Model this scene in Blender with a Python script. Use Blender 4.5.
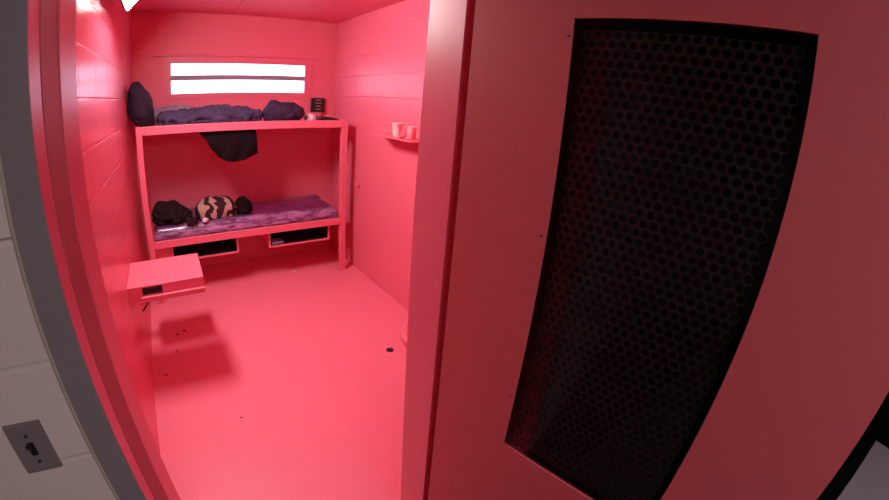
import bpy, bmesh, math, random
from mathutils import Vector, Matrix, noise

for o in list(bpy.data.objects):
    bpy.data.objects.remove(o)
sc = bpy.context.scene
COL = sc.collection
random.seed(7)

# ------------------------------------------------------------------ camera (wide action-camera lens)
CX, CY, CZ = 0.3499, -0.8923, 1.7021
YAW, PITCH, ROLL = math.radians(38.4146), math.radians(-20.0574), math.radians(5.0639)
fwd = Vector((math.sin(YAW) * math.cos(PITCH), math.cos(YAW) * math.cos(PITCH), math.sin(PITCH)))
rgt = Vector((math.cos(YAW), -math.sin(YAW), 0))
up = rgt.cross(fwd)
r2 = rgt * math.cos(ROLL) + up * math.sin(ROLL)
u2 = -rgt * math.sin(ROLL) + up * math.cos(ROLL)
cd = bpy.data.cameras.new('camera')
cd.type = 'PANO'
cd.panorama_type = 'FISHEYE_LENS_POLYNOMIAL'
cd.sensor_fit = 'HORIZONTAL'
cd.sensor_width = 36.0
cd.sensor_height = 36.0 * 500 / 889
s_ = 889 / 36.0 / 1000.0          # mm on the sensor -> thousands of pixels
cd.fisheye_fov = math.radians(200)
cd.fisheye_polynomial_k0 = 0.0
cd.fisheye_polynomial_k1 = -2.39108 * s_
cd.fisheye_polynomial_k2 = -0.55513 * s_ ** 2
cd.fisheye_polynomial_k3 = 2.41707 * s_ ** 3
cd.fisheye_polynomial_k4 = -1.48972 * s_ ** 4
cd.clip_start = 0.01
cam = bpy.data.objects.new('camera', cd)
COL.objects.link(cam)
m = Matrix.Identity(4)
for i in range(3):
    m[i][0] = r2[i]; m[i][1] = u2[i]; m[i][2] = -fwd[i]; m[i][3] = (CX, CY, CZ)[i]
cam.matrix_world = m
sc.camera = cam

# ------------------------------------------------------------------ world and exposure
w = bpy.data.worlds.new('world'); sc.world = w
w.use_nodes = True
w.node_tree.nodes['Background'].inputs[0].default_value = (0.5, 0.55, 0.65, 1)
w.node_tree.nodes['Background'].inputs[1].default_value = 0.05
sc.view_settings.view_transform = 'Standard'
sc.view_settings.look = 'None'
sc.view_settings.exposure = 0.0
sc.view_settings.gamma = 1.0
sc.view_settings.use_curve_mapping = False
sc.cycles.use_denoising = True
sc.cycles.max_bounces = 14
sc.cycles.diffuse_bounces = 10
sc.cycles.glossy_bounces = 6
sc.cycles.transparent_max_bounces = 16
CELL_LAMP = 62.0       # emission strength of the cell's corner lamp
CORR_FILL = 37.0        # emission strength of the unseen corridor lamp added for the outside wall
WINDOW = (3.2, 3.2, 4.3)

# ------------------------------------------------------------------ measures of the place
W, D, H, T = 2.0605, 3.4484, 2.5314, 0.238
Z0, CO = 0.1059, 0.2032
YB = 2.719                     # front plane of the bunk
XL, XR = 0.1566, 0.9592        # door opening

# ------------------------------------------------------------------ materials
def S(r, g, b):
    f = lambda c: (c / 255 / 12.92) if c / 255 <= 0.04045 else ((c / 255 + 0.055) / 1.055) ** 2.4
    return (f(r), f(g), f(b), 1)

def mat(name, col, rough=0.5, metal=0.0, spec=0.5, bump=0.0, bscale=200.0, var=0.0, vscale=3.0,
        brick=None, coat=0.0, bdist=0.002, plain_below=None):
    mt = bpy.data.materials.new(name); mt.use_nodes = True
    nt = mt.node_tree; N = nt.nodes; Lk = nt.links
    b = N['Principled BSDF']
    b.inputs['Base Color'].default_value = col
    b.inputs['Roughness'].default_value = rough
    b.inputs['Metallic'].default_value = metal
    b.inputs['Specular IOR Level'].default_value = spec
    b.inputs['Coat Weight'].default_value = coat
    b.inputs['Coat Roughness'].default_value = 0.15
    geo = N.new('ShaderNodeNewGeometry')
    if var:
        n = N.new('ShaderNodeTexNoise'); n.inputs['Scale'].default_value = vscale; n.inputs['Detail'].default_value = 5
        Lk.new(geo.outputs['Position'], n.inputs['Vector'])
        mx = N.new('ShaderNodeMix'); mx.data_type = 'RGBA'
        mx.inputs['A'].default_value = tuple(c * (1 - var) for c in col[:3]) + (1,)
        mx.inputs['B'].default_value = tuple(min(1, c * (1 + var)) for c in col[:3]) + (1,)
        Lk.new(n.outputs['Fac'], mx.inputs['Factor']); Lk.new(mx.outputs['Result'], b.inputs['Base Color'])
    last = None
    if bump:
        n = N.new('ShaderNodeTexNoise'); n.inputs['Scale'].default_value = bscale; n.inputs['Detail'].default_value = 3
        Lk.new(geo.outputs['Position'], n.inputs['Vector'])
        bp = N.new('ShaderNodeBump'); bp.inputs['Strength'].default_value = bump; bp.inputs['Distance'].default_value = bdist
        Lk.new(n.outputs['Fac'], bp.inputs['Height'])
        last = bp
    if brick:
        axis, sh, mort, strg = brick
        sep = N.new('ShaderNodeSeparateXYZ'); Lk.new(geo.outputs['Position'], sep.inputs[0])
        a1 = N.new('ShaderNodeMath'); a1.operation = 'SUBTRACT'; a1.inputs[1].default_value = sh
        Lk.new(sep.outputs[axis], a1.inputs[0])
        a2 = N.new('ShaderNodeMath'); a2.operation = 'SUBTRACT'; a2.inputs[1].default_value = Z0
        Lk.new(sep.outputs['Z'], a2.inputs[0])
        cb = N.new('ShaderNodeCombineXYZ'); Lk.new(a1.outputs[0], cb.inputs[0]); Lk.new(a2.outputs[0], cb.inputs[1])
        br = N.new('ShaderNodeTexBrick'); br.offset = 0.5; br.offset_frequency = 2
        br.inputs['Scale'].default_value = 1; br.inputs['Mortar Size'].default_value = mort
        br.inputs['Mortar Smooth'].default_value = 0.7
        br.inputs['Brick Width'].default_value = 0.4064; br.inputs['Row Height'].default_value = CO
        Lk.new(cb.outputs[0], br.inputs['Vector'])
        wav = N.new('ShaderNodeTexNoise'); wav.inputs['Scale'].default_value = 2.3; wav.inputs['Detail'].default_value = 1
        Lk.new(geo.outputs['Position'], wav.inputs['Vector'])
        ramp = N.new('ShaderNodeMapRange'); ramp.inputs['From Min'].default_value = 0.36; ramp.inputs['From Max'].default_value = 0.58
        ramp.inputs['To Min'].default_value = 0.15
        Lk.new(wav.outputs['Fac'], ramp.inputs['Value'])
        mu = N.new('ShaderNodeMath'); mu.operation = 'MULTIPLY'
        Lk.new(br.outputs['Fac'], mu.inputs[0]); Lk.new(ramp.outputs[0], mu.inputs[1])
        if plain_below is not None:      # thick smooth paint hides the joints lower down
            mr = N.new('ShaderNodeMapRange'); mr.inputs['From Min'].default_value = plain_below - 0.05; mr.inputs['From Max'].default_value = plain_below + 0.05
            mr.inputs['To Min'].default_value = 0.04
            Lk.new(sep.outputs['Z'], mr.inputs['Value'])
            m3 = N.new('ShaderNodeMath'); m3.operation = 'MULTIPLY'
            Lk.new(mu.outputs[0], m3.inputs[0]); Lk.new(mr.outputs[0], m3.inputs[1]); mu = m3
        b2 = N.new('ShaderNodeBump'); b2.invert = True
        b2.inputs['Strength'].default_value = strg; b2.inputs['Distance'].default_value = 0.004
        Lk.new(mu.outputs[0], b2.inputs['Height'])
        if last: Lk.new(last.outputs[0], b2.inputs['Normal'])
        last = b2
    if last: Lk.new(last.outputs[0], b.inputs['Normal'])
    return mt

def emis(name, col, strength):
    mt = bpy.data.materials.new(name); mt.use_nodes = True
    N = mt.node_tree.nodes; N.clear()
    e = N.new('ShaderNodeEmission'); e.inputs[0].default_value = tuple(col[:3]) + (1,); e.inputs[1].default_value = strength
    o = N.new('ShaderNodeOutputMaterial'); mt.node_tree.links.new(e.outputs[0], o.inputs[0])
    return mt

PINK = (0.75, 0.145, 0.225, 1)
M = {}
M['wall_l'] = mat('pink_block_left', PINK, 0.26, bump=0.25, bscale=55, bdist=0.004, var=0.03, brick=('Y', 0.314, 0.007, 0.9))
M['wall_r'] = mat('pink_block_right', PINK, 0.33, bump=0.25, bscale=55, bdist=0.004, var=0.03, brick=('Y', 0.2009, 0.007, 1.0), plain_below=1.50)
M['wall_b'] = mat('pink_block_back', PINK, 0.5, bump=0.2, bscale=55, bdist=0.004, var=0.04, brick=('X', 0.03, 0.006, 0.45), plain_below=1.50)
M['pink'] = mat('pink_paint', PINK, 0.38, bump=0.15, bscale=140, bdist=0.0015, var=0.03)
M['pink_metal'] = mat('pink_metal', PINK, 0.42, bump=0.06, bscale=220, bdist=0.001)
M['stop_pink'] = mat('dull_stop_paint', (0.42, 0.085, 0.10, 1), 0.6, bump=0.1, var=0.1)  # darker, duller pink than the other frame parts
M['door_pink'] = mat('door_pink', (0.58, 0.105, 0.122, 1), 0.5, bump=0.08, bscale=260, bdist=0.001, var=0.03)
M['ceil'] = mat('pink_ceiling', PINK, 0.5, bump=0.1, bscale=120, bdist=0.001)
M['floor'] = mat('pink_floor', (0.84, 0.19, 0.29, 1), 0.45, bump=0.12, bscale=60, bdist=0.002, var=0.05, vscale=2.0)
M['beige'] = mat('beige_block', S(222, 203, 197), 0.5, bump=0.25, bscale=60, bdist=0.003, var=0.05, brick=('X', 0.12, 0.007, 0.8))
M['caulk'] = mat('caulk', S(180, 165, 150), 0.6, bump=0.5, bscale=40, var=0.25, vscale=30)
M['grey'] = mat('grey_enamel', S(136, 124, 128), 0.45, bump=0.08, bscale=200, bdist=0.001, var=0.05)
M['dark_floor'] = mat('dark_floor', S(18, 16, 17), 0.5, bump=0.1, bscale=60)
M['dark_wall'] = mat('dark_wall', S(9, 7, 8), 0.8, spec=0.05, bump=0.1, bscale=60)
M['corr_ceil'] = mat('corridor_ceiling', S(120, 118, 116), 0.7, bump=0.1)
M['screen'] = mat('black_steel', S(116, 102, 106), 0.6, spec=0.3, bump=0.05, bscale=400, bdist=0.0005)
M['steel'] = mat('steel', S(150, 148, 150), 0.3, metal=0.9)
M['plate'] = mat('plate_grey', S(126, 114, 116), 0.5, metal=0.0, bump=0.05)
M['black'] = mat('black_plastic', S(28, 24, 26), 0.45, bump=0.05)
M['bin_dark'] = mat('bin_shade_dark', S(66, 46, 48), 0.6, spec=0.2)  # dark colour stands in for the shade inside the storage bins
M['crumb'] = mat('dark_grit', S(92, 30, 36), 0.9)
M['margin_shade'] = mat('margin_shade_black', S(12, 9, 10), 0.7, spec=0.1)  # black stands in for shadow in the door window's recess
M['bar'] = mat('bar_grey', S(150, 132, 148), 0.5, bump=0.05)
M['cloth_black'] = mat('black_cloth', S(24, 11, 16), 0.95, spec=0.15, bump=0.5, bscale=180, bdist=0.003)
M['cloth_plum'] = mat('plum_cloth', S(66, 54, 84), 0.75, spec=0.25, bump=0.9, bscale=30, bdist=0.016, var=0.7, vscale=13)  # strong tone variation paints highlights of the folds into the colour
M['cloth_violet'] = mat('violet_cloth', S(54, 36, 62), 0.85, spec=0.2, bump=0.5, bscale=45, bdist=0.006, var=0.2, vscale=9)
M['pillow'] = mat('pillow_plum', S(50, 36, 54), 0.9, spec=0.2, bump=0.5, bscale=30, bdist=0.006, var=0.15)
M['cloth_brown'] = mat('brown_cloth', S(44, 27, 30), 0.95, spec=0.1, bump=0.6, bscale=90, bdist=0.006, var=0.3, vscale=14)
M['film'] = mat('pale_film', S(215, 185, 205), 0.3, spec=0.6, bump=0.8, bscale=50, bdist=0.006, var=0.25, vscale=25)
M['film_dim'] = mat('lilac_cotton', S(150, 122, 146), 0.8, spec=0.2, bump=0.8, bscale=50, bdist=0.006, var=0.3, vscale=20)
M['cup'] = mat('pale_cup', S(240, 205, 205), 0.4)
M['cup_pink'] = mat('pink_cup', S(235, 130, 140), 0.5)
M['table'] = mat('table_grey', S(134, 122, 128), 0.5, bump=0.05)
M['blue'] = mat('blue_white_card', S(150, 155, 200), 0.5)
M['print'] = mat('faded_print', S(150, 120, 118), 0.6)
M['lamp'] = emis('lamp_lens', (1.0, 0.93, 0.90), CELL_LAMP)
M['corr_fill'] = emis('corridor_fill_lens', (1.0, 0.88, 0.90), CORR_FILL)
M['day'] = emis('daylit_glass', WINDOW, 1.0)

def vinyl():
    mt = mat('purple_vinyl', S(104, 52, 110), 0.3, spec=0.6, bump=0.6, bscale=22, bdist=0.012, coat=0.6)
    nt = mt.node_tree; N = nt.nodes; Lk = nt.links; b = N['Principled BSDF']
    g = N.new('ShaderNodeNewGeometry'); mp = N.new('ShaderNodeMapping'); mp.inputs['Scale'].default_value = (6, 16, 26)
    mp.inputs['Rotation'].default_value = (0, 0, 0.35)
    Lk.new(g.outputs['Position'], mp.inputs[0])
    n = N.new('ShaderNodeTexNoise'); n.inputs['Scale'].default_value = 1; n.inputs['Detail'].default_value = 4; n.inputs['Distortion'].default_value = 1.2
    Lk.new(mp.outputs[0], n.inputs['Vector'])
    cr = N.new('ShaderNodeValToRGB'); e = cr.color_ramp.elements
    e[0].position = 0.40; e[0].color = (0, 0, 0, 1); e[1].position = 0.62; e[1].color = (1, 1, 1, 1)
    Lk.new(n.outputs['Fac'], cr.inputs[0])
    sp = N.new('ShaderNodeSeparateXYZ'); Lk.new(g.outputs['Position'], sp.inputs[0])
    seam = N.new('ShaderNodeValToRGB'); el = seam.color_ramp.elements
    mr = N.new('ShaderNodeMapRange'); mr.inputs['From Min'].default_value = YB; mr.inputs['From Max'].default_value = 3.41
    Lk.new(sp.outputs['Y'], mr.inputs['Value']); Lk.new(mr.outputs[0], seam.inputs[0])
    el[0].position = 0.0; el[0].color = (1, 1, 1, 1); el[1].position = 1.0; el[1].color = (1, 1, 1, 1)
    for p_, c_ in ((0.10, 0.75), (0.22, 0.0), (0.74, 0.0), (0.90, 0.8)):
        q_ = el.new(p_); q_.color = (c_, c_, c_, 1)
    mu = N.new('ShaderNodeMath'); mu.operation = 'MULTIPLY'
    Lk.new(cr.outputs[0], mu.inputs[0]); Lk.new(seam.outputs[0], mu.inputs[1])
    mx = N.new('ShaderNodeMix'); mx.data_type = 'RGBA'
    mx.inputs['A'].default_value = S(96, 44, 98); mx.inputs['B'].default_value = S(176, 126, 170)
    Lk.new(mu.outputs[0], mx.inputs['Factor']); Lk.new(mx.outputs['Result'], b.inputs['Base Color'])
    return mt
M['vinyl'] = vinyl()

def stripes():
    mt = mat('striped_cloth', S(200, 160, 150), 0.9, spec=0.1, bump=0.5, bscale=60, bdist=0.006)
    nt = mt.node_tree; N = nt.nodes; Lk = nt.links; b = N['Principled BSDF']
    g = N.new('ShaderNodeNewGeometry'); mp = N.new('ShaderNodeMapping')
    mp.inputs['Rotation'].default_value = (0, math.radians(8), 0)
    Lk.new(g.outputs['Position'], mp.inputs[0])
    wv = N.new('ShaderNodeTexWave'); wv.wave_type = 'BANDS'; wv.bands_direction = 'X'
    wv.inputs['Scale'].default_value = 3.0; wv.inputs['Distortion'].default_value = 7
    wv.inputs['Detail'].default_value = 2; wv.inputs['Detail Scale'].default_value = 2.4
    Lk.new(mp.outputs[0], wv.inputs['Vector'])
    cr = N.new('ShaderNodeValToRGB'); e = cr.color_ramp.elements; cr.color_ramp.interpolation = 'LINEAR'
    e[0].position = 0.50; e[0].color = S(58, 34, 38); e[1].position = 0.60; e[1].color = S(172, 136, 130)
    Lk.new(wv.outputs['Fac'], cr.inputs[0]); Lk.new(cr.outputs[0], b.inputs['Base Color'])
    return mt
M['stripe'] = stripes()

def pane_mat():
    mt = bpy.data.materials.new('clear_glass'); mt.use_nodes = True
    nt = mt.node_tree; N = nt.nodes; N.clear(); Lk = nt.links
    t = N.new('ShaderNodeBsdfTransparent'); t.inputs[0].default_value = (0.93, 0.94, 0.94, 1)
    g = N.new('ShaderNodeBsdfGlossy'); g.inputs['Roughness'].default_value = 0.04
    f = N.new('ShaderNodeFresnel'); f.inputs[0].default_value = 1.23
    mx = N.new('ShaderNodeMixShader'); o = N.new('ShaderNodeOutputMaterial')
    Lk.new(f.outputs[0], mx.inputs[0]); Lk.new(t.outputs[0], mx.inputs[1]); Lk.new(g.outputs[0], mx.inputs[2]); Lk.new(mx.outputs[0], o.inputs[0])
    return mt
M['glass'] = pane_mat()

# ------------------------------------------------------------------ builders
class MB:
    """collects world-space geometry, then links it as one mesh object"""
    def __init__(s): s.bm = bmesh.new()
    def box(s, x0, x1, y0, y1, z0, z1, bev=0.0, mtx=None):
        r = bmesh.ops.create_cube(s.bm, size=1)
        vs = r['verts']
        for v in vs:
            v.co = Vector(((x0 + x1) / 2 + v.co.x * (x1 - x0), (y0 + y1) / 2 + v.co.y * (y1 - y0), (z0 + z1) / 2 + v.co.z * (z1 - z0)))
        if bev:
            es = list({e for v in vs for e in v.link_edges})
            rb = bmesh.ops.bevel(s.bm, geom=es, offset=bev, segments=2, affect='EDGES', profile=0.5)
            vs = list({v for f in rb['faces'] for v in f.verts} | {v for v in vs if v.is_valid})
        if mtx is not None:
            for v in vs: v.co = mtx @ v.co
        return s
    def prism(s, pts, axis, a, b, mtx=None):
        """polygon pts (2-D) extruded along axis from a to b"""
        def P(p, t):
            return Vector({'X': (t, p[0], p[1]), 'Y': (p[0], t, p[1]), 'Z': (p[0], p[1], t)}[axis])
        A = [s.bm.verts.new(P(p, a)) for p in pts]; B = [s.bm.verts.new(P(p, b)) for p in pts]
        n = len(pts)
        s.bm.faces.new(A); s.bm.faces.new(B[::-1])
        for i in range(n): s.bm.faces.new((A[i], A[(i + 1) % n], B[(i + 1) % n], B[i]))
        if mtx is not None:
            for v in A + B: v.co = mtx @ v.co
        return s
    def cyl(s, c, r0, r1, h, seg=24, axis='Z'):
        rr = bmesh.ops.create_cone(s.bm, cap_ends=True, segments=seg, radius1=r0, radius2=r1, depth=h)
        rot = {'Z': Matrix.Identity(3), 'X': Matrix.Rotation(math.pi / 2, 3, 'Y'), 'Y': Matrix.Rotation(math.pi / 2, 3, 'X')}[axis]
        for v in rr['verts']: v.co = rot @ v.co + Vector(c)
        return s
    def tube(s, pts, r, seg=10):
        prev = None
        for i, p in enumerate(pts):
            p = Vector(p)
            d = (Vector(pts[min(i + 1, len(pts) - 1)]) - Vector(pts[max(i - 1, 0)])).normalized()
            a = d.orthogonal().normalized(); b = d.cross(a)
            ring = [s.bm.verts.new(p + a * r * math.cos(k * 2 * math.pi / seg) + b * r * math.sin(k * 2 * math.pi / seg)) for k in range(seg)]
            if prev:
                best = min(range(seg), key=lambda q: (ring[q].co - prev[0].co).length)
                ring = ring[best:] + ring[:best]
                for k in range(seg): s.bm.faces.new((prev[k], prev[(k + 1) % seg], ring[(k + 1) % seg], ring[k]))
            else: s.bm.faces.new(ring[::-1])
            prev = ring
        s.bm.faces.new(prev)
        return s
    def lathe(s, c, prof, seg=28):
        """open profile [(r, z)...]"""
        rings = []
        for (r, z) in prof:
            rings.append([s.bm.verts.new((c[0] + r * math.cos(k * 2 * math.pi / seg), c[1] + r * math.sin(k * 2 * math.pi / seg), c[2] + z)) for k in range(seg)])
        for a, b in zip(rings, rings[1:]):
            for k in range(seg): s.bm.faces.new((a[k], a[(k + 1) % seg], b[(k + 1) % seg], b[k]))
        s.bm.faces.new(rings[0][::-1]); s.bm.faces.new(rings[-1])
        return s
    def build(s, name, material, parent=None, smooth=False):
        bmesh.ops.recalc_face_normals(s.bm, faces=s.bm.faces[:])
        me = bpy.data.meshes.new(name)
        off = Vector(parent['_at']) if parent is not None and '_at' in parent else Vector((0, 0, 0))
        if parent is not None:
            for v in s.bm.verts: v.co -= off
        else:
            co = [v.co for v in s.bm.verts]
            lo = Vector([min(c[i] for c in co) for i in range(3)]); hi = Vector([max(c[i] for c in co) for i in range(3)])
            off = Vector(((lo.x + hi.x) / 2, (lo.y + hi.y) / 2, lo.z))
            for v in s.bm.verts: v.co -= off
        s.bm.to_mesh(me); s.bm.free()
        me.materials.append(material)
        o = bpy.data.objects.new(name, me); COL.objects.link(o)
        if smooth:
            for p in me.polygons: p.use_smooth = True
        if parent is not None:
            o.parent = parent; o['_at'] = tuple(off)
        else:
            o.location = off
            o['_at'] = tuple(off)
        return o

def tag(o, label=None, cat=None, group=None, kind=None):
    if label: o['label'] = label
    if cat: o['category'] = cat
    if group: o['group'] = group
    if kind: o['kind'] = kind
    return o

def thing(name, loc, label=None, cat=None, group=None, kind=None):
    o = bpy.data.objects.new(name, None); COL.objects.link(o)
    o.location = loc; o['_at'] = tuple(loc); o.empty_display_size = 0.1
    return tag(o, label, cat, group, kind)

def struct(name, mb, material, smooth=False):
    return tag(mb.build(name, material, None, smooth), kind='structure')

# ------------------------------------------------------------------ the setting: the cell
struct('floor', MB().box(-0.15, W + 0.15, -T, D + 0.2, -0.12, 0), M['floor'])
ce = MB().box(-0.15, 0.935, -0.12, D + 0.2, H, H + 0.03).box(0.941, W + 0.15, -0.12, D + 0.2, H, H + 0.03).box(-0.15, W + 0.15, -0.12, D + 0.2, H + 0.03, H + 0.12)
struct('ceiling', ce, M['ceil'])
struct('wall_left', MB().box(-0.15, 0, -0.119, D, 0, H), M['wall_l'])
struct('wall_right', MB().box(W, W + 0.15, -0.119, D, 0, H), M['wall_r'])
# back wall with its slit opening
wx0, wx1, wz0, wz1 = 0.3725, 1.7275, 1.764, 2.05
wb = MB()
wb.box(-0.15, W + 0.15, D, D + 0.2, 0, wz0 - 0.004).box(-0.15, W + 0.15, D, D + 0.2, wz1 + 0.004, H)
wb.box(-0.15, wx0 - 0.004, D, D + 0.2, wz0 - 0.004, wz1 + 0.004).box(wx1 + 0.004, W + 0.15, D, D + 0.2, wz0 - 0.004, wz1 + 0.004)
struct('wall_back', wb, M['wall_b'])
# front wall, cell side (pink) and corridor side (beige), with the doorway
HD = 2.16
wf = MB()
wf.box(0, XL - 0.032, -0.119, 0.0808, 0, H).box(XR, W, -0.119, 0.025, 0, H).box(XL - 0.032, XR, -0.119, 0.0, HD, H)
struct('wall_front', wf, M['pink'])
wc = MB()
wc.box(-2.6, XL - 0.052, -T, -0.12, 0, H).box(XL - 0.052, 1.07, -T, -0.12, HD + 0.05, H)
struct('wall_corridor', wc, M['beige'])
struct('wall_corridor_far', MB().box(1.07, 4.9, -T, -0.12, 0, H), M['dark_wall'])
# corridor shell
struct('floor_corridor', MB().box(-2.6, 4.9, -2.7, -T, -0.12, -0.002), M['dark_floor'])
struct('ceiling_corridor', MB().box(-2.6, 4.9, -2.7, -0.12, H + 0.0, H + 0.12), M['corr_ceil'])
struct('wall_opposite', MB().box(-2.6, 4.9, -2.8, -2.7, 0, H), M['dark_wall'])
struct('wall_corridor_west', MB().box(-2.7, -2.6, -2.8, -0.12, 0, H), M['beige'])
struct('wall_corridor_east', MB().box(4.9, 5.0, -2.8, -0.12, 0, H), M['dark_wall'])

# window: steel surround, frosted daylit panes, middle bar
win = thing('window_1', ((wx0 + wx1) / 2, D, wz0), kind='structure')
fr = MB()
sx0, sx1, sz0, sz1 = 0.303, 1.80, 1.715, 2.118
for (a, b, c, d) in ((sx0, sx1, wz1, sz1), (sx0, sx1, sz0, wz0), (sx0, wx0, wz0, wz1), (wx1, sx1, wz0, wz1)):
    fr.box(a, b, D - 0.008, D + 0.02, c, d)
fr.build('window_frame', M['pink_metal'], win)
MB().box(sx0 - 0.10, sx1 + 0.03, D - 0.022, D, sz1, sz1 + 0.014, 0.003).build('window_lintel', M['pink_metal'], win)
zb = 1.914
MB().box(wx0 - 0.002, wx1 + 0.002, D + 0.03, D + 0.042, wz0 - 0.002, zb - 0.018).build('window_pane', M['day'], win)
MB().box(wx0 - 0.002, wx1 + 0.002, D + 0.03, D + 0.042, zb + 0.018, wz1 + 0.002).build('window_pane', M['day'], win)
MB().box(wx0 - 0.002, wx1 + 0.002, D + 0.006, D + 0.05, zb - 0.024, zb + 0.024, 0.003).build('window_bar', M['bar'], win)
# outer slab closing the slit behind the panes
struct('trim_3', MB().box(wx0 - 0.05, wx1 + 0.05, D + 0.2, D + 0.21, wz0 - 0.05, wz1 + 0.05), M['grey'])

# door frame (left jamb, right jamb, head): grey outside face, pink inside
fp = thing('trim_1', (XL, -T, 0), kind='structure')
g = MB()
g.box(XL - 0.051, XL - 0.001, -T - 0.004, -T - 0.0005, 0, HD + 0.05, 0.001).box(XL - 0.051, XL - 0.046, -T - 0.0005, -T + 0.03, 0, HD + 0.05)
g.box(1.016, 1.069, -T - 0.004, -T + 0.03, 0, HD + 0.05, 0.002)
g.box(XL - 0.001, 1.016, -T - 0.004, -T + 0.03, HD, HD + 0.05, 0.002)
g.build('frame_face', M['grey'], fp)
j = MB()
j.box(XL - 0.045, XL - 0.001, -T + 0.0, -0.181, 0, HD)            # rabbet
j.box(XL - 0.045, XL - 0.003, -0.181, -0.178, 0, HD)           # groove
jl = j.build('left_jamb', M['pink'], fp)
MB().box(XL - 0.045, XL + 0.0, -0.178, -0.0625, 0, HD, 0.002).build('door_stop', M['stop_pink'], jl)
j = MB()
j.box(1.016, 1.06, -T + 0.03, -0.125, 0, HD)
j.box(XR, 1.06, -0.125, -0.1189, 0, HD)
j.build('right_jamb', M['pink'], fp)
MB().box(XL, 1.016, -T + 0.03, -0.12, HD, HD + 0.04).build('head', M['pink'], fp)
# smooth painted reveal between frame and blocks
struct('trim_2', MB().box(XL - 0.032, XL + 0.002, -0.0625, 0.0808, 0, HD, 0.002), M['pink'])
# caulk bead along the outside frame
cb = MB(); pts = []
for i in range(120):
    z = i / 119 * (HD + 0.04)
    pts.append((XL - 0.054 + 0.0012 * noise.noise((z * 14, 3, 0)), -T - 0.001, z))
struct('trim_4', cb.tube(pts, 0.0045, 8), M['caulk'], True)

# ------------------------------------------------------------------ the door leaf, swung out into the corridor
ang = math.radians(-81.8737)
dd = Vector((math.cos(ang), math.sin(ang), 0)); nn = Vector((-dd.y, dd.x, 0))     # nn points away from the camera
DM = Matrix(((dd.x, nn.x, 0, 0.9531), (dd.y, nn.y, 0, -0.1642), (0, 0, 1, 0), (0, 0, 0, 1)))
door = thing('door_1', (0.9531, -0.1642, 0), kind='structure')
U0, U1, ZA, ZB = 0.2475, 0.6592, 0.893, 1.8946
DW, TH, DB, DT = 0.915, 0.045, 0.012, 2.15
def ring(mb, outer, inner, t0, t1, mtx):
    def loop(r, t): return [mb.bm.verts.new(mtx @ Vector(p)) for p in ((r[0], t, r[2]), (r[1], t, r[2]), (r[1], t, r[3]), (r[0], t, r[3]))]
    a, b, c, d = loop(outer, t0), loop(inner, t0), loop(inner, t1), loop(outer, t1)
    for x, y in ((a, b), (b, c), (c, d), (d, a)):
        for k in range(4): mb.bm.faces.new((x[k], x[(k + 1) % 4], y[(k + 1) % 4], y[k]))
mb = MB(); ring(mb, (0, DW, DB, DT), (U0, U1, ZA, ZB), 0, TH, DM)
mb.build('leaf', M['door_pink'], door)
MB().box(U0 + 0.002, U1 - 0.002, 0.003, 0.006, ZA + 0.002, ZB - 0.002, mtx=DM).build('glass_pane', M['glass'], door)
# black perforated sheet behind the glass: staggered round holes
pu, pz, rad = 0.0200, 0.01785, 0.0074
mb = MB(); bm = mb.bm
cols, rows = 19, 54
ustart = U0 + 0.0275; ztop = ZB - 0.0285
vmap = {}
def V(u, z):
    k = (round(u, 5), round(z, 5))
    if k not in vmap: vmap[k] = bm.verts.new(DM @ Vector((u, 0.0095, z)))
    return vmap[k]
for r in range(rows):
    zc = ztop - r * pz
    odd = r % 2
    for c in range(cols - odd + 0):
        uc = ustart + (c + 0.5 * odd) * pu - 0.0
        t = pz * 2 / 3      # hexagon corner radius (pointy top)
        hexa = []
        for k in range(6):
            a = math.radians(90 + 60 * k)
            hexa.append((uc + (pu / math.sqrt(3)) * math.cos(a) , zc + t * math.sin(a)))
        outer = []
        for k in range(6):
            p, q = hexa[k], hexa[(k + 1) % 6]
            outer.append(p); outer.append(((p[0] + q[0]) / 2, (p[1] + q[1]) / 2))
        inner = [(uc + rad * math.cos(math.radians(90 + 30 * k)), zc + rad * math.sin(math.radians(90 + 30 * k))) for k in range(12)]
        for k in range(12):
            k2 = (k + 1) % 12
            bm.faces.new((V(*outer[k]), V(*outer[k2]), V(*inner[k2]), V(*inner[k])))
so = mb.build('perforated_screen', M['screen'], door)
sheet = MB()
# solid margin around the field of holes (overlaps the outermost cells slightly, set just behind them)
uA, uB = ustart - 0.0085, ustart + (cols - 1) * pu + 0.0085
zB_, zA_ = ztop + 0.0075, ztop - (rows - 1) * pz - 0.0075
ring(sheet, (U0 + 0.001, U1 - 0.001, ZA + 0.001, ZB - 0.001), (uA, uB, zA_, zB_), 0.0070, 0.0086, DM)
sheet.build('screen_shade_ring', M['margin_shade'], door)  # sheet margin coloured black as the recess shadow
sm = so.modifiers.new('thick', 'SOLIDIFY'); sm.thickness = 0.0016; sm.offset = 0
for (u, z) in ((0.2359, 1.4644), (0.2395, 1.860), (0.2359, 1.05)):
    MB().box(u - 0.0024, u + 0.0024, -0.0012, 0.002, z - 0.0024, z + 0.0024, 0.001, mtx=DM).build('screw', M['black'], door)
for z in (0.3, 1.1, 1.95):      # hinge knuckles in the gap beside the jamb
    mbh = MB().cyl((0.985, -0.20, z), 0.007, 0.007, 0.10, 16)
    mbh.build('hinge', M['pink_metal'], door, True)

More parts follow.
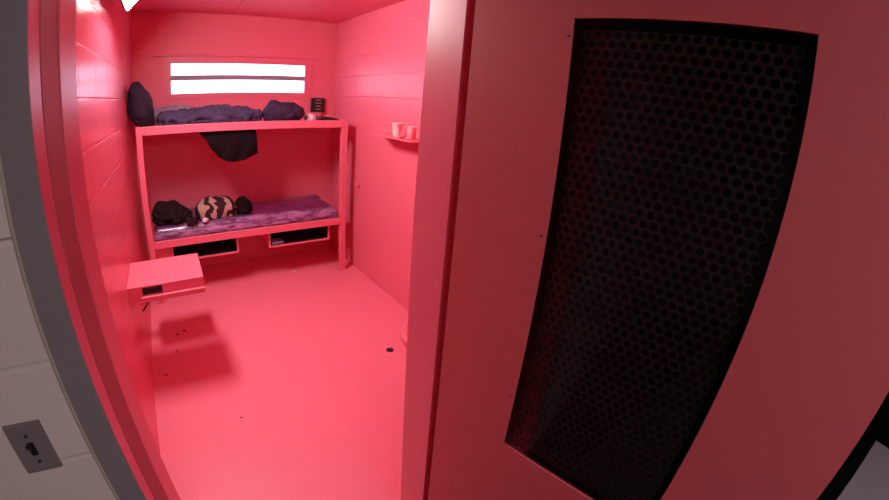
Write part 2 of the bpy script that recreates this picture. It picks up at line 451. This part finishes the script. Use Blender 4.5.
# ------------------------------------------------------------------ lamps
lamp = thing('ceiling_lamp', (0.13, 1.65, 2.25), 'white glowing corner lamp where left wall meets ceiling', 'lamp')
LY0, LY1 = 1.30, 1.98
prof = [(0.003, H - 0.003), (0.003, 2.375), (0.080, 2.262), (0.088, 2.257), (0.098, 2.262), (0.300, 2.492), (0.300, H - 0.003)]
MB().prism(prof, 'Y', LY1, LY1 + 0.02).build('end_cap', M['plate'], lamp)
MB().prism(prof, 'Y', LY0 - 0.02, LY0).build('end_cap', M['plate'], lamp)
MB().prism([(0.003, H - 0.003), (0.003, 2.375), (0.080, 2.262), (0.088, 2.257), (0.090, 2.270), (0.020, 2.38), (0.020, H - 0.02), (0.300, H - 0.02), (0.300, H - 0.003)], 'Y', LY0, LY1).build('housing', M['plate'], lamp)
MB().prism([(0.089, 2.262), (0.098, 2.262), (0.300, 2.492), (0.300, 2.510), (0.285, 2.505)], 'Y', LY0 + 0.001, LY1 - 0.001).build('lens', M['lamp'], lamp)
cl = thing('corridor_fill_lamp', (0.75, -2.2, H - 0.07), 'added unseen corridor lamp overhead behind the viewer', 'lamp')  # unseen lamp, added to light the outside wall
MB().box(0.15, 1.35, -2.35, -2.05, H - 0.05, H - 0.001, 0.005).build('housing', M['plate'], cl)
MB().box(0.17, 1.33, -2.33, -2.07, H - 0.065, H - 0.051, 0.004).build('lens', M['corr_fill'], cl)

# ------------------------------------------------------------------ bunk bed
bl, blr, brl, br_ = 0.0739, 0.1236, 1.8799, 1.9398
ZT, ZTB, ZL, ZLB = 1.508, 1.439, 0.556, 0.492
bunk = thing('bunk_bed', ((bl + br_) / 2, (YB + D) / 2, 0), 'pink painted steel bunk bed with two decks across the back wall', 'bed')
for (a, b) in ((bl, blr), (brl, br_)):
    p = MB().box(a, b, YB, YB + 0.05, 0.012, ZT, 0.004).build('post', M['pink_metal'], bunk)
    MB().box(a - 0.012, b + 0.012, YB - 0.01, YB + 0.075, 0.0, 0.012, 0.003).build('foot_plate', M['pink_metal'], p)
MB().box(W - 0.045, W - 0.001, YB - 0.06, YB - 0.03, 0.875, 0.915, 0.004).build('wall_bracket', M['pink_metal'], bunk)
def deck(name, zt, zb):
    p = MB().box(bl + 0.03, br_ - 0.03, YB + 0.03, D - (0.055 if zt > 1 else 0.03), zt - 0.016, zt - 0.010).build(name, M['pink_metal'], bunk)
    MB().box(blr, brl, YB, YB + 0.03, zb, zt, 0.004).build('front_rail', M['pink_metal'], p)
    for (a, b) in ((bl, bl + 0.03), (br_ - 0.03, br_)):
        MB().box(a, b, YB + 0.05, D - 0.001, zb, zt, 0.003).build('side_rail', M['pink_metal'], p)
    MB().box(bl + 0.03, br_ - 0.03, D - (0.055 if zt > 1 else 0.03), D - 0.001, zb, zt + (0.05 if zt > 1 else 0.03), 0.003).build('wall_rail', M['pink_metal'], p)
    return p
deck('upper_deck', ZT, ZTB); deck('lower_deck', ZL, ZLB)
def bin_(x0, x1):
    z0, z1, y0, y1, t = 0.333, ZLB - 0.001, YB + 0.05, 3.34, 0.016
    b = MB()
    b.box(x0, x1, y0, y1, z0, z0 + t, 0.002).box(x0, x0 + t, y0, y1, z0 + t, z1).box(x1 - t, x1, y0, y1, z0 + t, z1)
    b.box(x0 + t, x1 - t, y1 - t, y1, z0 + t, z1)
    b.box(x0 + t, x1 - t, y0, y0 + t, z1 - 0.012, z1)
    bo = b.build('storage_bin', M['pink_metal'], bunk)
    l = MB(); q = 0.0015       # added dark sheets that put shade into the bin's inside
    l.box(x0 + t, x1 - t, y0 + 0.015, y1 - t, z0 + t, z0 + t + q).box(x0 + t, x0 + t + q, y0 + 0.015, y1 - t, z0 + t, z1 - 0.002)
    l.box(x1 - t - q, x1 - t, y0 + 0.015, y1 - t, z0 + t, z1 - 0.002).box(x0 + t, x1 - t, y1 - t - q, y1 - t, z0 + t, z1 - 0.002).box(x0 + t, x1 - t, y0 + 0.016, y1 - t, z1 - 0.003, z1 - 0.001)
    l.build('bin_shade', M['bin_dark'], bo)
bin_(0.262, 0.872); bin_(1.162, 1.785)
MB().box(blr + 0.002, 0.255, YB + 0.06, YB + 0.065, 0.37, ZLB - 0.001).build('end_panel', M['pink_metal'], bunk)

# ------------------------------------------------------------------ soft things
def fold(p, k, a, seed, ridged=True):
    q = Vector((p[0] * k[0] + seed, p[1] * k[1] + seed * 1.7, p[2] * k[2]))
    n = noise.noise(q) + 0.5 * noise.noise(q * 2.1) + 0.25 * noise.noise(q * 4.3)
    if ridged: n = 0.55 - abs(n) * 1.6
    return a * n
def blob(c, r, e=0.75, k=(7, 7, 7), a=0.02, seed=0, nu=96, nv=56, flat=0.0, shape=None, ridged=True, rot=None, xmin=None):
    """crumpled superellipsoid with a flattened base"""
    mb = MB(); rows_ = []
    sg = lambda x, p: math.copysign(abs(x) ** p, x)
    for i in range(nv + 1):
        ph = -math.pi / 2 + math.pi * i / nv
        row = []
        for jx in range(nu):
            th = 2 * math.pi * jx / nu
            d = Vector((sg(math.cos(ph), e) * sg(math.cos(th), e), sg(math.cos(ph), e) * sg(math.sin(th), e), sg(math.sin(ph), e)))
            p = Vector((d.x * r[0], d.y * r[1], d.z * r[2]))
            if shape: p = shape(p, d)
            nrm = Vector((d.x / r[0], d.y / r[1], d.z / r[2])).normalized()
            p += nrm * fold(p + Vector(c), k, a, seed, ridged)
            if rot is not None: p = rot @ p
            p += Vector(c)
            if xmin is not None and p.x < xmin: p.x = xmin - 0.0002 * i / nv
            if p.z < flat: p.z = flat + 0.0005 * (i / nv)
            row.append(mb.bm.verts.new(p))
        rows_.append(row)
    for i in range(nv):
        for jx in range(nu):
            j2 = (jx + 1) % nu
            mb.bm.faces.new((rows_[i][jx], rows_[i][j2], rows_[i + 1][j2], rows_[i + 1][jx]))
    bmesh.ops.remove_doubles(mb.bm, verts=mb.bm.verts[:], dist=0.0002)
    return mb
ZU = ZT - 0.009      # top of the upper pan

# pillow propped against the left wall
def pshape(p, d):
    t = (p.z + 0.2) / 0.4              # 0 at the foot, 1 at the top
    p.x *= 1.30 - 0.35 * t * t
    p.x += 0.075 * max(0.0, 1 - t) ** 1.2 + 0.0
    return p
o = blob((0.078, 3.00, 1.672), (0.084, 0.21, 0.190), 0.80, (9, 8, 6), 0.024, 3, xmin=0.004, flat=ZT + 0.001, ridged=False, shape=pshape).build('pillow', M['pillow'], None, True)
tag(o, 'dark plum pillow propped up against the left wall on the upper bunk', 'pillow')

# long crumpled blanket
def bshape(p, d):
    x = p.x
    if p.z > 0:
        p.z *= 0.92 + 0.16 * math.sin(x * 11 + 1.0) + 0.10 * math.sin(x * 23 + p.y * 14) + 0.55 * max(0, x + 0.02)
        p.z += 0.018 * math.sin((x * 1.4 + p.y * 2.2) * 17) * max(0, d.z)
    p.y += 0.03 * math.sin(x * 6)
    if p.y < 0: p.y *= 1.0 + 0.06 * math.exp(-((x - 0.10) / 0.12) ** 2)
    return p
o = blob((0.705, 2.970, ZU + 0.040), (0.450, 0.190, 0.066), 0.58, (7, 11, 11), 0.045, 11, nu=220, nv=90, flat=ZT + 0.001, shape=bshape).build('blanket', M['cloth_plum'], None, True)
tag(o, 'crumpled purple blanket stretched along the upper bunk beneath the window', 'blanket')
def rshape(p, d):
    x = p.x
    p.z *= 1.0 - 1.1 * x + 0.22 * math.exp(-((x + 0.125) / 0.045) ** 2) - 0.16 * math.exp(-((x + 0.055) / 0.03) ** 2)
    return p
o = blob((1.382, 2.94, ZU + 0.070), (0.190, 0.165, 0.105), 0.78, (8, 8, 8), 0.024, 21, nu=140, nv=64, flat=ZU, shape=rshape, ridged=False).build('bundled_coat', M['cloth_violet'], None, True)
tag(o, 'dark purple bundle at the right end of the upper bunk blanket', 'clothes')
o = blob((0.40, 3.27, ZU + 0.065), (0.23, 0.060, 0.090), 0.75, (12, 12, 14), 0.026, 31, flat=ZU).build('sheet', M['film_dim'], None, True)
tag(o, 'pale lilac crumpled sheet showing behind the blanket near the pillow', 'sheet')
o = blob((1.618, 2.90, ZU + 0.02), (0.034, 0.10, 0.035), 0.8, (14, 14, 14), 0.014, 37, flat=ZU).build('plastic_bag', M['film'], None, True)
tag(o, 'small pale crumpled plastic bag at the right of the purple bundle', 'bag')

# black cloth hanging below the front rail of the upper deck
def hang():
    mb = MB(); nu, nv = 60, 36
    top = 1.4385
    def low(u):   # bottom outline
        x = 0.585 + u * 0.512
        prof = [(0.0, 1.425), (0.10, 1.375), (0.22, 1.275), (0.34, 1.205), (0.46, 1.175), (0.60, 1.165), (0.75, 1.178), (0.88, 1.205), (1.0, 1.225)]
        for (a, za), (b, zb2) in zip(prof, prof[1:]):
            if u <= b + 1e-6:
                t = (u - a) / (b - a); t = t * t * (3 - 2 * t) * 0.5 + t * 0.5
                return x, za + (zb2 - za) * t
        return x, prof[-1][1]
    for side in (0, 1):
        rows_ = []
        for jv in range(nv + 1):
            row = []
            v = jv / nv
            for iu in range(nu + 1):
                u = iu / nu
                x, zl = low(u)
                x = x - 0.02 * (1 - v) * u
                z = top + (zl - top) * v
                e = math.sin(math.pi * min(1, max(0, v))) ** 0.5 * math.sin(math.pi * min(1, max(0, u))) ** 0.5
                th = 0.006 + 0.018 * e
                y = YB + 0.05 + 0.012 * math.sin(x * 38 + v * 5) * v + 0.010 * noise.noise((x * 9, z * 9, 2))
                row.append(mb.bm.verts.new((x, y - th if side == 0 else y + th * 0.6, z)))
            rows_.append(row)
        for jv in range(nv):
            for iu in range(nu):
                mb.bm.faces.new((rows_[jv][iu], rows_[jv][iu + 1], rows_[jv + 1][iu + 1], rows_[jv + 1][iu]))
        if side == 0: A = rows_
    B = rows_
    ea = [A[0][i] for i in range(nu + 1)] + [A[j][nu] for j in range(1, nv + 1)] + [A[nv][i] for i in range(nu - 1, -1, -1)] + [A[j][0] for j in range(nv - 1, 0, -1)]
    eb = [B[0][i] for i in range(nu + 1)] + [B[j][nu] for j in range(1, nv + 1)] + [B[nv][i] for i in range(nu - 1, -1, -1)] + [B[j][0] for j in range(nv - 1, 0, -1)]
    for i in range(len(ea)):
        k = (i + 1) % len(ea); mb.bm.faces.new((ea[i], ea[k], eb[k], eb[i]))
    return mb
o = hang().build('hanging_cloth', M['cloth_black'], None, True)
tag(o, 'black cloth hanging down below the upper bunk front rail', 'cloth')

# radio-like black book standing at the back of the upper deck
ZK = ZT + 0.0505
bk = thing('book', (1.875, 3.42, ZK), 'black book with pale lines standing upright on the upper bunk right of the window', 'book')
MB().box(1.800, 1.950, 3.402, 3.438, ZK, 1.712, 0.004).build('cover', M['black'], bk)
MB().box(1.803, 1.947, 3.4055, 3.4345, 1.7122, 1.714).build('pages', M['table'], bk)
for k, wd in enumerate((0.055, 0.07, 0.05, 0.065)):
    z = 1.688 - k * 0.032
    MB().box(1.875 - wd / 2, 1.875 + wd / 2, 3.4005, 3.4022, z - 0.005, z + 0.005).build('printed_line', M['print'], bk)
mb = MB(); n = 18
pts = [(1.66 + 0.24 * i / n, ZU + 0.006 + 0.026 * math.sin(math.pi * (i / n)) ** 0.8) for i in range(n + 1)]
mb.prism(pts + [(1.90, ZU), (1.66, ZU)], 'Y', 2.84, 3.08)
mb = mb.build('magazine', M['black'], None)
tag(mb, 'flat dark magazine with a bowed cover on the upper bunk right corner', 'magazine')

# ------------------------------------------------------------------ lower bunk
ZP = ZL - 0.009
def matt():
    mb = MB(); nx, ny = 120, 40
    x0, x1, y0, y1 = 0.130, 1.872, YB + 0.034, 3.40
    top = []
    for iy in range(ny + 1):
        row = []
        for ix in range(nx + 1):
            u, v = ix / nx, iy / ny
            x = x0 + (x1 - x0) * u; y = y0 + (y1 - y0) * v
            ed = min(u * (x1 - x0), (1 - u) * (x1 - x0), v * (y1 - y0), (1 - v) * (y1 - y0))
            z = ZP + 0.108 * (1 - max(0, 1 - ed / 0.045) ** 2.4 * 0.72)
            z += 0.010 * noise.noise((x * 6, y * 9, 1)) + 0.005 * (0.5 - abs(noise.noise((x * 17 + y * 8, y * 22, 4)))) + 0.012 * max(0, 1 - ed / 0.03) * noise.noise((x * 30, y * 30, 9))
            z += 0.03 * max(0, 1 - (1 - u) * (x1 - x0) / 0.14) * max(0, 1 - (1 - v) * (y1 - y0) / 0.3)
            row.append(mb.bm.verts.new((x, y, z)))
        top.append(row)
    for iy in range(ny):
        for ix in range(nx):
            mb.bm.faces.new((top[iy][ix], top[iy][ix + 1], top[iy + 1][ix + 1], top[iy + 1][ix]))
    edge = [top[0][i] for i in range(nx + 1)] + [top[j_][nx] for j_ in range(1, ny + 1)] + [top[ny][i] for i in range(nx - 1, -1, -1)] + [top[j_][0] for j_ in range(ny - 1, 0, -1)]
    bot = [mb.bm.verts.new((v.co.x, v.co.y, ZP)) for v in edge]
    L_ = len(edge)
    for i in range(L_):
        k = (i + 1) % L_; mb.bm.faces.new((edge[i], edge[k], bot[k], bot[i]))
    mb.bm.faces.new(bot)
    return mb
o = matt().build('mattress', M['vinyl'], None, True)
tag(o, 'shiny purple vinyl mattress lying on the lower bunk', 'mattress')
ZM = ZP + 0.116
def cshape(p, d):
    x = p.x
    if p.z > 0: p.z *= 1.25 * (1 - max(0, x + 0.05) * 3.0) + 0.15 * math.sin(x * 40)
    return p
o = blob((0.305, 3.02, ZM + 0.020), (0.165, 0.20, 0.108), 0.9, (13, 13, 15), 0.052, 41, nu=120, nv=64, flat=ZM, shape=cshape).build('dark_clothes', M['cloth_brown'], None, True)
tag(o, 'heap of black clothes at the left end of the lower bunk mattress', 'clothes')
o = blob((0.475, 2.78, ZM + 0.012), (0.05, 0.04, 0.034), 0.8, (14, 14, 14), 0.010, 43, flat=ZM).build('sock', M['cloth_brown'], None, True)
tag(o, 'small dark crumpled garment between black clothes and striped bundle', 'clothes')
o = blob((0.712, 3.00, ZM + 0.035), (0.195, 0.19, 0.125), 0.80, (6, 6, 6), 0.020, 51, nu=120, flat=ZM, ridged=False).build('striped_bundle', M['stripe'], None, True)
tag(o, 'rolled garment with dark and beige zebra stripes on the purple mattress', 'clothes')
o = blob((0.985, 3.03, ZM + 0.030), (0.068, 0.15, 0.085), 0.8, (9, 9, 9), 0.016, 53, flat=ZM).build('dark_sweater', M['cloth_black'], None, True)
tag(o, 'black garment end against the right side of the striped bundle', 'clothes')
o = blob((0.590, 2.775, ZM + 0.014), (0.030, 0.022, 0.020), 0.9, (20, 20, 20), 0.007, 61, nu=32, nv=20, flat=ZM).build('tissue', M['film'], None, True)
tag(o, 'little white crumpled tissue before the striped bundle', 'tissue')

# things in the two storage bins
o = MB().box(1.20, 1.315, 2.80, 2.90, 0.351, 0.378, 0.004).build('soap_box', M['blue'], None)
tag(o, 'small pale blue box in the left corner of the right storage bin', 'box')
o = blob((0.50, 2.98, 0.375), (0.11, 0.08, 0.030), 0.8, (12, 12, 12), 0.015, 71, nu=48, nv=28, flat=0.351).build('bag', M['cloth_brown'], None, True)
tag(o, 'dim reddish crumpled bag in the left storage bin behind the desk', 'bag')

# ------------------------------------------------------------------ wall desk with its shelf, and the seat behind it
desk = thing('wall_desk', (0.23, 1.66, 0.6), 'small pink steel desk with open shelf on the left wall', 'desk')
DX, DY0, DY1, DZ = 0.455, 1.462, 1.875, 0.712
MB().box(0.001, DX, DY0, DY1, DZ - 0.012, DZ, 0.003).box(0.205, DX, DY0, DY0 + 0.006, 0.6525, DZ - 0.011).box(0.001, 0.088, DY0, DY0 + 0.006, 0.6525, DZ - 0.011).build('desk_top', M['pink_metal'], desk)
MB().box(0.075, DX - 0.004, DY0 - 0.028, DY1, 0.640, 0.652, 0.002).box(0.075, DX - 0.004, DY0 - 0.028, DY0 - 0.022, 0.624, 0.641, 0.001).build('shelf', M['pink_metal'], desk)
MB().box(DX - 0.012, DX - 0.004, DY0 + 0.01, DY1, 0.652, DZ - 0.012).box(0.075, DX - 0.012, DY1 - 0.01, DY1 - 0.002, 0.652, DZ - 0.012).build('side_panel', M['pink_metal'], desk)
MB().prism([(0.001, 0.652), (0.001, 0.595), (0.075, 0.640), (0.075, 0.652)], 'Y', DY0 + 0.004, DY0 + 0.012).build('gusset', M['pink_metal'], desk)
MB().prism([(0.001, 0.640), (0.001, 0.595), (0.075, 0.640)], 'Y', DY1 - 0.02, DY1 - 0.012).build('gusset', M['pink_metal'], desk)
o = MB().box(0.085, 0.205, DY0 + 0.02, DY0 + 0.20, 0.6525, 0.688, 0.003).build('notebook', M['black'], None)
tag(o, 'black notebook stuck in the open shelf of the pink wall desk', 'book')
seat = thing('wall_stool', (0.25, 2.03, 0.3), 'square pink steel stool plate fixed to the left wall beyond the desk', 'stool')
MB().box(0.085, 0.455, 1.94, 2.25, 0.425, 0.443, 0.004).build('seat_plate', M['pink_metal'], seat)
MB().box(0.001, 0.010, 2.02, 2.16, 0.365, 0.42, 0.003).build('wall_plate', M['pink_metal'], seat)
MB().prism([(0.010, 0.375), (0.010, 0.4245), (0.30, 0.4245), (0.30, 0.405)], 'Y', 2.06, 2.12).build('support_arm', M['pink_metal'], seat)
o = MB().tube([(0.098, 1.50, 0.611), (0.10, 1.505, 0.60), (0.092, 1.53, 0.565), (0.07, 1.56, 0.53), (0.055, 1.575, 0.508)], 0.0055).build('strap', M['black'], None, True)
tag(o, 'thin dark strap dangling below the left end of the pink wall desk', 'strap')

# ------------------------------------------------------------------ shelf on the right wall with two cups
sh = thing('wall_shelf', (1.97, 1.85, 1.39), 'small pink steel shelf high on the right wall holding two cups', 'shelf')
ZS = 1.437
poly = [(W - 0.001, 2.29), (1.855, 1.99), (1.855, 1.47), (W - 0.001, 1.40)]
MB().prism(poly, 'Z', ZS - 0.008, ZS).build('shelf_plate', M['pink_metal'], sh)
MB().box(W - 0.006, W - 0.001, 1.42, 2.26, ZS, ZS + 0.03, 0.001).build('mounting_flange', M['pink_metal'], sh)
cu = thing('cup', (1.95, 1.825, ZS), 'pale tapered cup on the pink wall shelf, the left of two', 'cup', 'cups on the wall shelf')
MB().lathe((1.95, 1.825, ZS + 0.001), [(0.028, 0), (0.030, 0.004), (0.034, 0.05), (0.040, 0.092), (0.043, 0.094), (0.043, 0.102), (0.040, 0.104), (0.036, 0.095), (0.027, 0.008)]).build('cup_body', M['cup'], cu, True)
MB().lathe((1.95, 1.825, ZS + 0.0965), [(0.034, 0), (0.036, 0.003), (0.033, 0.005)]).build('cup_filling', M['cup_pink'], cu, True)
cu = thing('cup', (1.95, 1.622, ZS), 'short reddish cup on the pink wall shelf, the right of two', 'cup', 'cups on the wall shelf')
MB().lathe((1.95, 1.622, ZS + 0.001), [(0.030, 0), (0.033, 0.006), (0.033, 0.088), (0.030, 0.090), (0.029, 0.084), (0.029, 0.008)]).build('cup_body', M['cup_pink'], cu, True)
MB().lathe((1.95, 1.622, ZS + 0.0895), [(0.028, 0), (0.029, 0.002), (0.027, 0.004)]).build('cup_rim', M['cup'], cu, True)
o = MB().box(1.885, 1.935, 1.685, 1.735, ZS + 0.0005, ZS + 0.016, 0.003).build('soap_bar', M['cup_pink'], None)
tag(o, 'small dark pink bar of soap lying between the two cups on shelf', 'soap')

# ------------------------------------------------------------------ toilet beside the right wall, only its bowl's edge shows past the jamb
to = thing('toilet', (1.78, 0.78, 0), 'toilet bowl whose rounded edge peeks out beyond the right door jamb', 'toilet')
def bowl():
    mb = MB(); seg = 40; rings = []
    for (k, z) in ((0.62, 0.0), (0.60, 0.05), (0.55, 0.16), (0.70, 0.27), (0.95, 0.36), (1.0, 0.385), (1.0, 0.41), (0.97, 0.42), (0.78, 0.42), (0.72, 0.40), (0.5, 0.30), (0.2, 0.24)):
        rings.append([mb.bm.verts.new((1.675 + 0.235 * k * math.cos(a), 0.78 + 0.19 * k * math.sin(a), z)) for a in [2 * math.pi * q / seg for q in range(seg)]])
    for a, b in zip(rings, rings[1:]):
        for q in range(seg): mb.bm.faces.new((a[q], a[(q + 1) % seg], b[(q + 1) % seg], b[q]))
    mb.bm.faces.new(rings[0][::-1]); mb.bm.faces.new(rings[-1])
    return mb
bowl().build('bowl', M['pink_metal'], to, True)
MB().box(1.89, W - 0.002, 0.58, 0.98, 0.0, 0.72, 0.02).build('pedestal', M['pink_metal'], to)

# ------------------------------------------------------------------ bits on the floor
o = MB().cyl((1.624, 1.243, 0.0022), 0.028, 0.026, 0.004, 24).build('floor_drain', M['black'], None)
tag(o, 'small round dark drain cap in the pink floor near the right wall', 'drain')
o = blob((1.426, 2.877, 0.004), (0.020, 0.014, 0.010), 1, (60, 60, 60), 0.003, 5, nu=16, nv=10, flat=0.0005).build('paper_scrap', M['cup'], None, True)
tag(o, 'tiny white scrap on the floor under the bunk edge', 'paper scrap')
for i, (x, y, s2, lb) in enumerate(((0.205, 2.105, 0.014, 'dark crumb farther from the viewer of the pair in the desk shadow'), (0.262, 2.14, 0.016, 'dark crumb nearest the bunk inside the desk shadow'),
                               (0.185, 1.875, 0.010, 'dark crumb alone between the two desk shadows'), (0.484, 1.007, 0.008, 'dark speck out on the open lit floor'),
                               (0.091, 1.60, 0.010, 'dark speck on the floor close to the left wall'))):
    o = blob((x, y, 0.003), (s2, s2 * 0.45, 0.004), 1, (70, 70, 70), 0.003, 80 + i, nu=14, nv=8, flat=0.0005).build('crumb', M['crumb'], None, True)
    tag(o, lb, 'crumb', 'dark crumbs on the cell floor')

# ------------------------------------------------------------------ light switch on the corridor wall
sw = thing('light_switch', (0.002, -T, 1.11), 'grey steel light switch plate on the beige wall left of the doorway', 'light switch')
MB().prism([(-0.033, 1.110), (0.037, 1.110), (0.037, 1.222), (-0.033, 1.222)], 'Y', -T - 0.001, -T).box(-0.033, 0.037, -T - 0.006, -T - 0.001, 1.110, 1.222, 0.0022).build('switch_plate', M['plate'], sw)
MB().box(-0.0045, 0.0085, -T - 0.0072, -T - 0.0055, 1.151, 1.181, 0.0006).build('switch_slot', M['black'], sw)
MB().prism([(-T - 0.006, 1.161), (-T - 0.006, 1.178), (-T - 0.020, 1.186), (-T - 0.021, 1.180)], 'X', -0.002, 0.006).build('toggle', M['black'], sw)
for z in (1.196, 1.136):
    MB().cyl((0.002, -T - 0.0068, z), 0.0036, 0.0030, 0.0022, 14, 'Y').build('screw', M['black'], sw, True)

# ------------------------------------------------------------------ grey table in the corridor beyond the door edge
ta = math.radians(-14.5)
TM = Matrix.Translation((2.284, -1.424, 0)) @ Matrix.Rotation(ta, 4, 'Z')
tb = thing('metal_table', (2.284, -1.424, 0), 'pale grey tabletop corner showing beyond the open door edge', 'table')
MB().box(-1.15, 0, -0.62, 0, 0.725, 0.75, 0.003, mtx=TM).build('tabletop', M['table'], tb)
for (x, y) in ((-1.12, -0.59), (-1.12, -0.03), (-0.03, -0.59), (-0.03, -0.03)):
    MB().box(x - 0.018, x + 0.018, y - 0.018, y + 0.018, 0, 0.725, 0.002, mtx=TM).build('leg', M['black'], tb)

for o in bpy.data.objects:
    if '_at' in o: del o['_at']
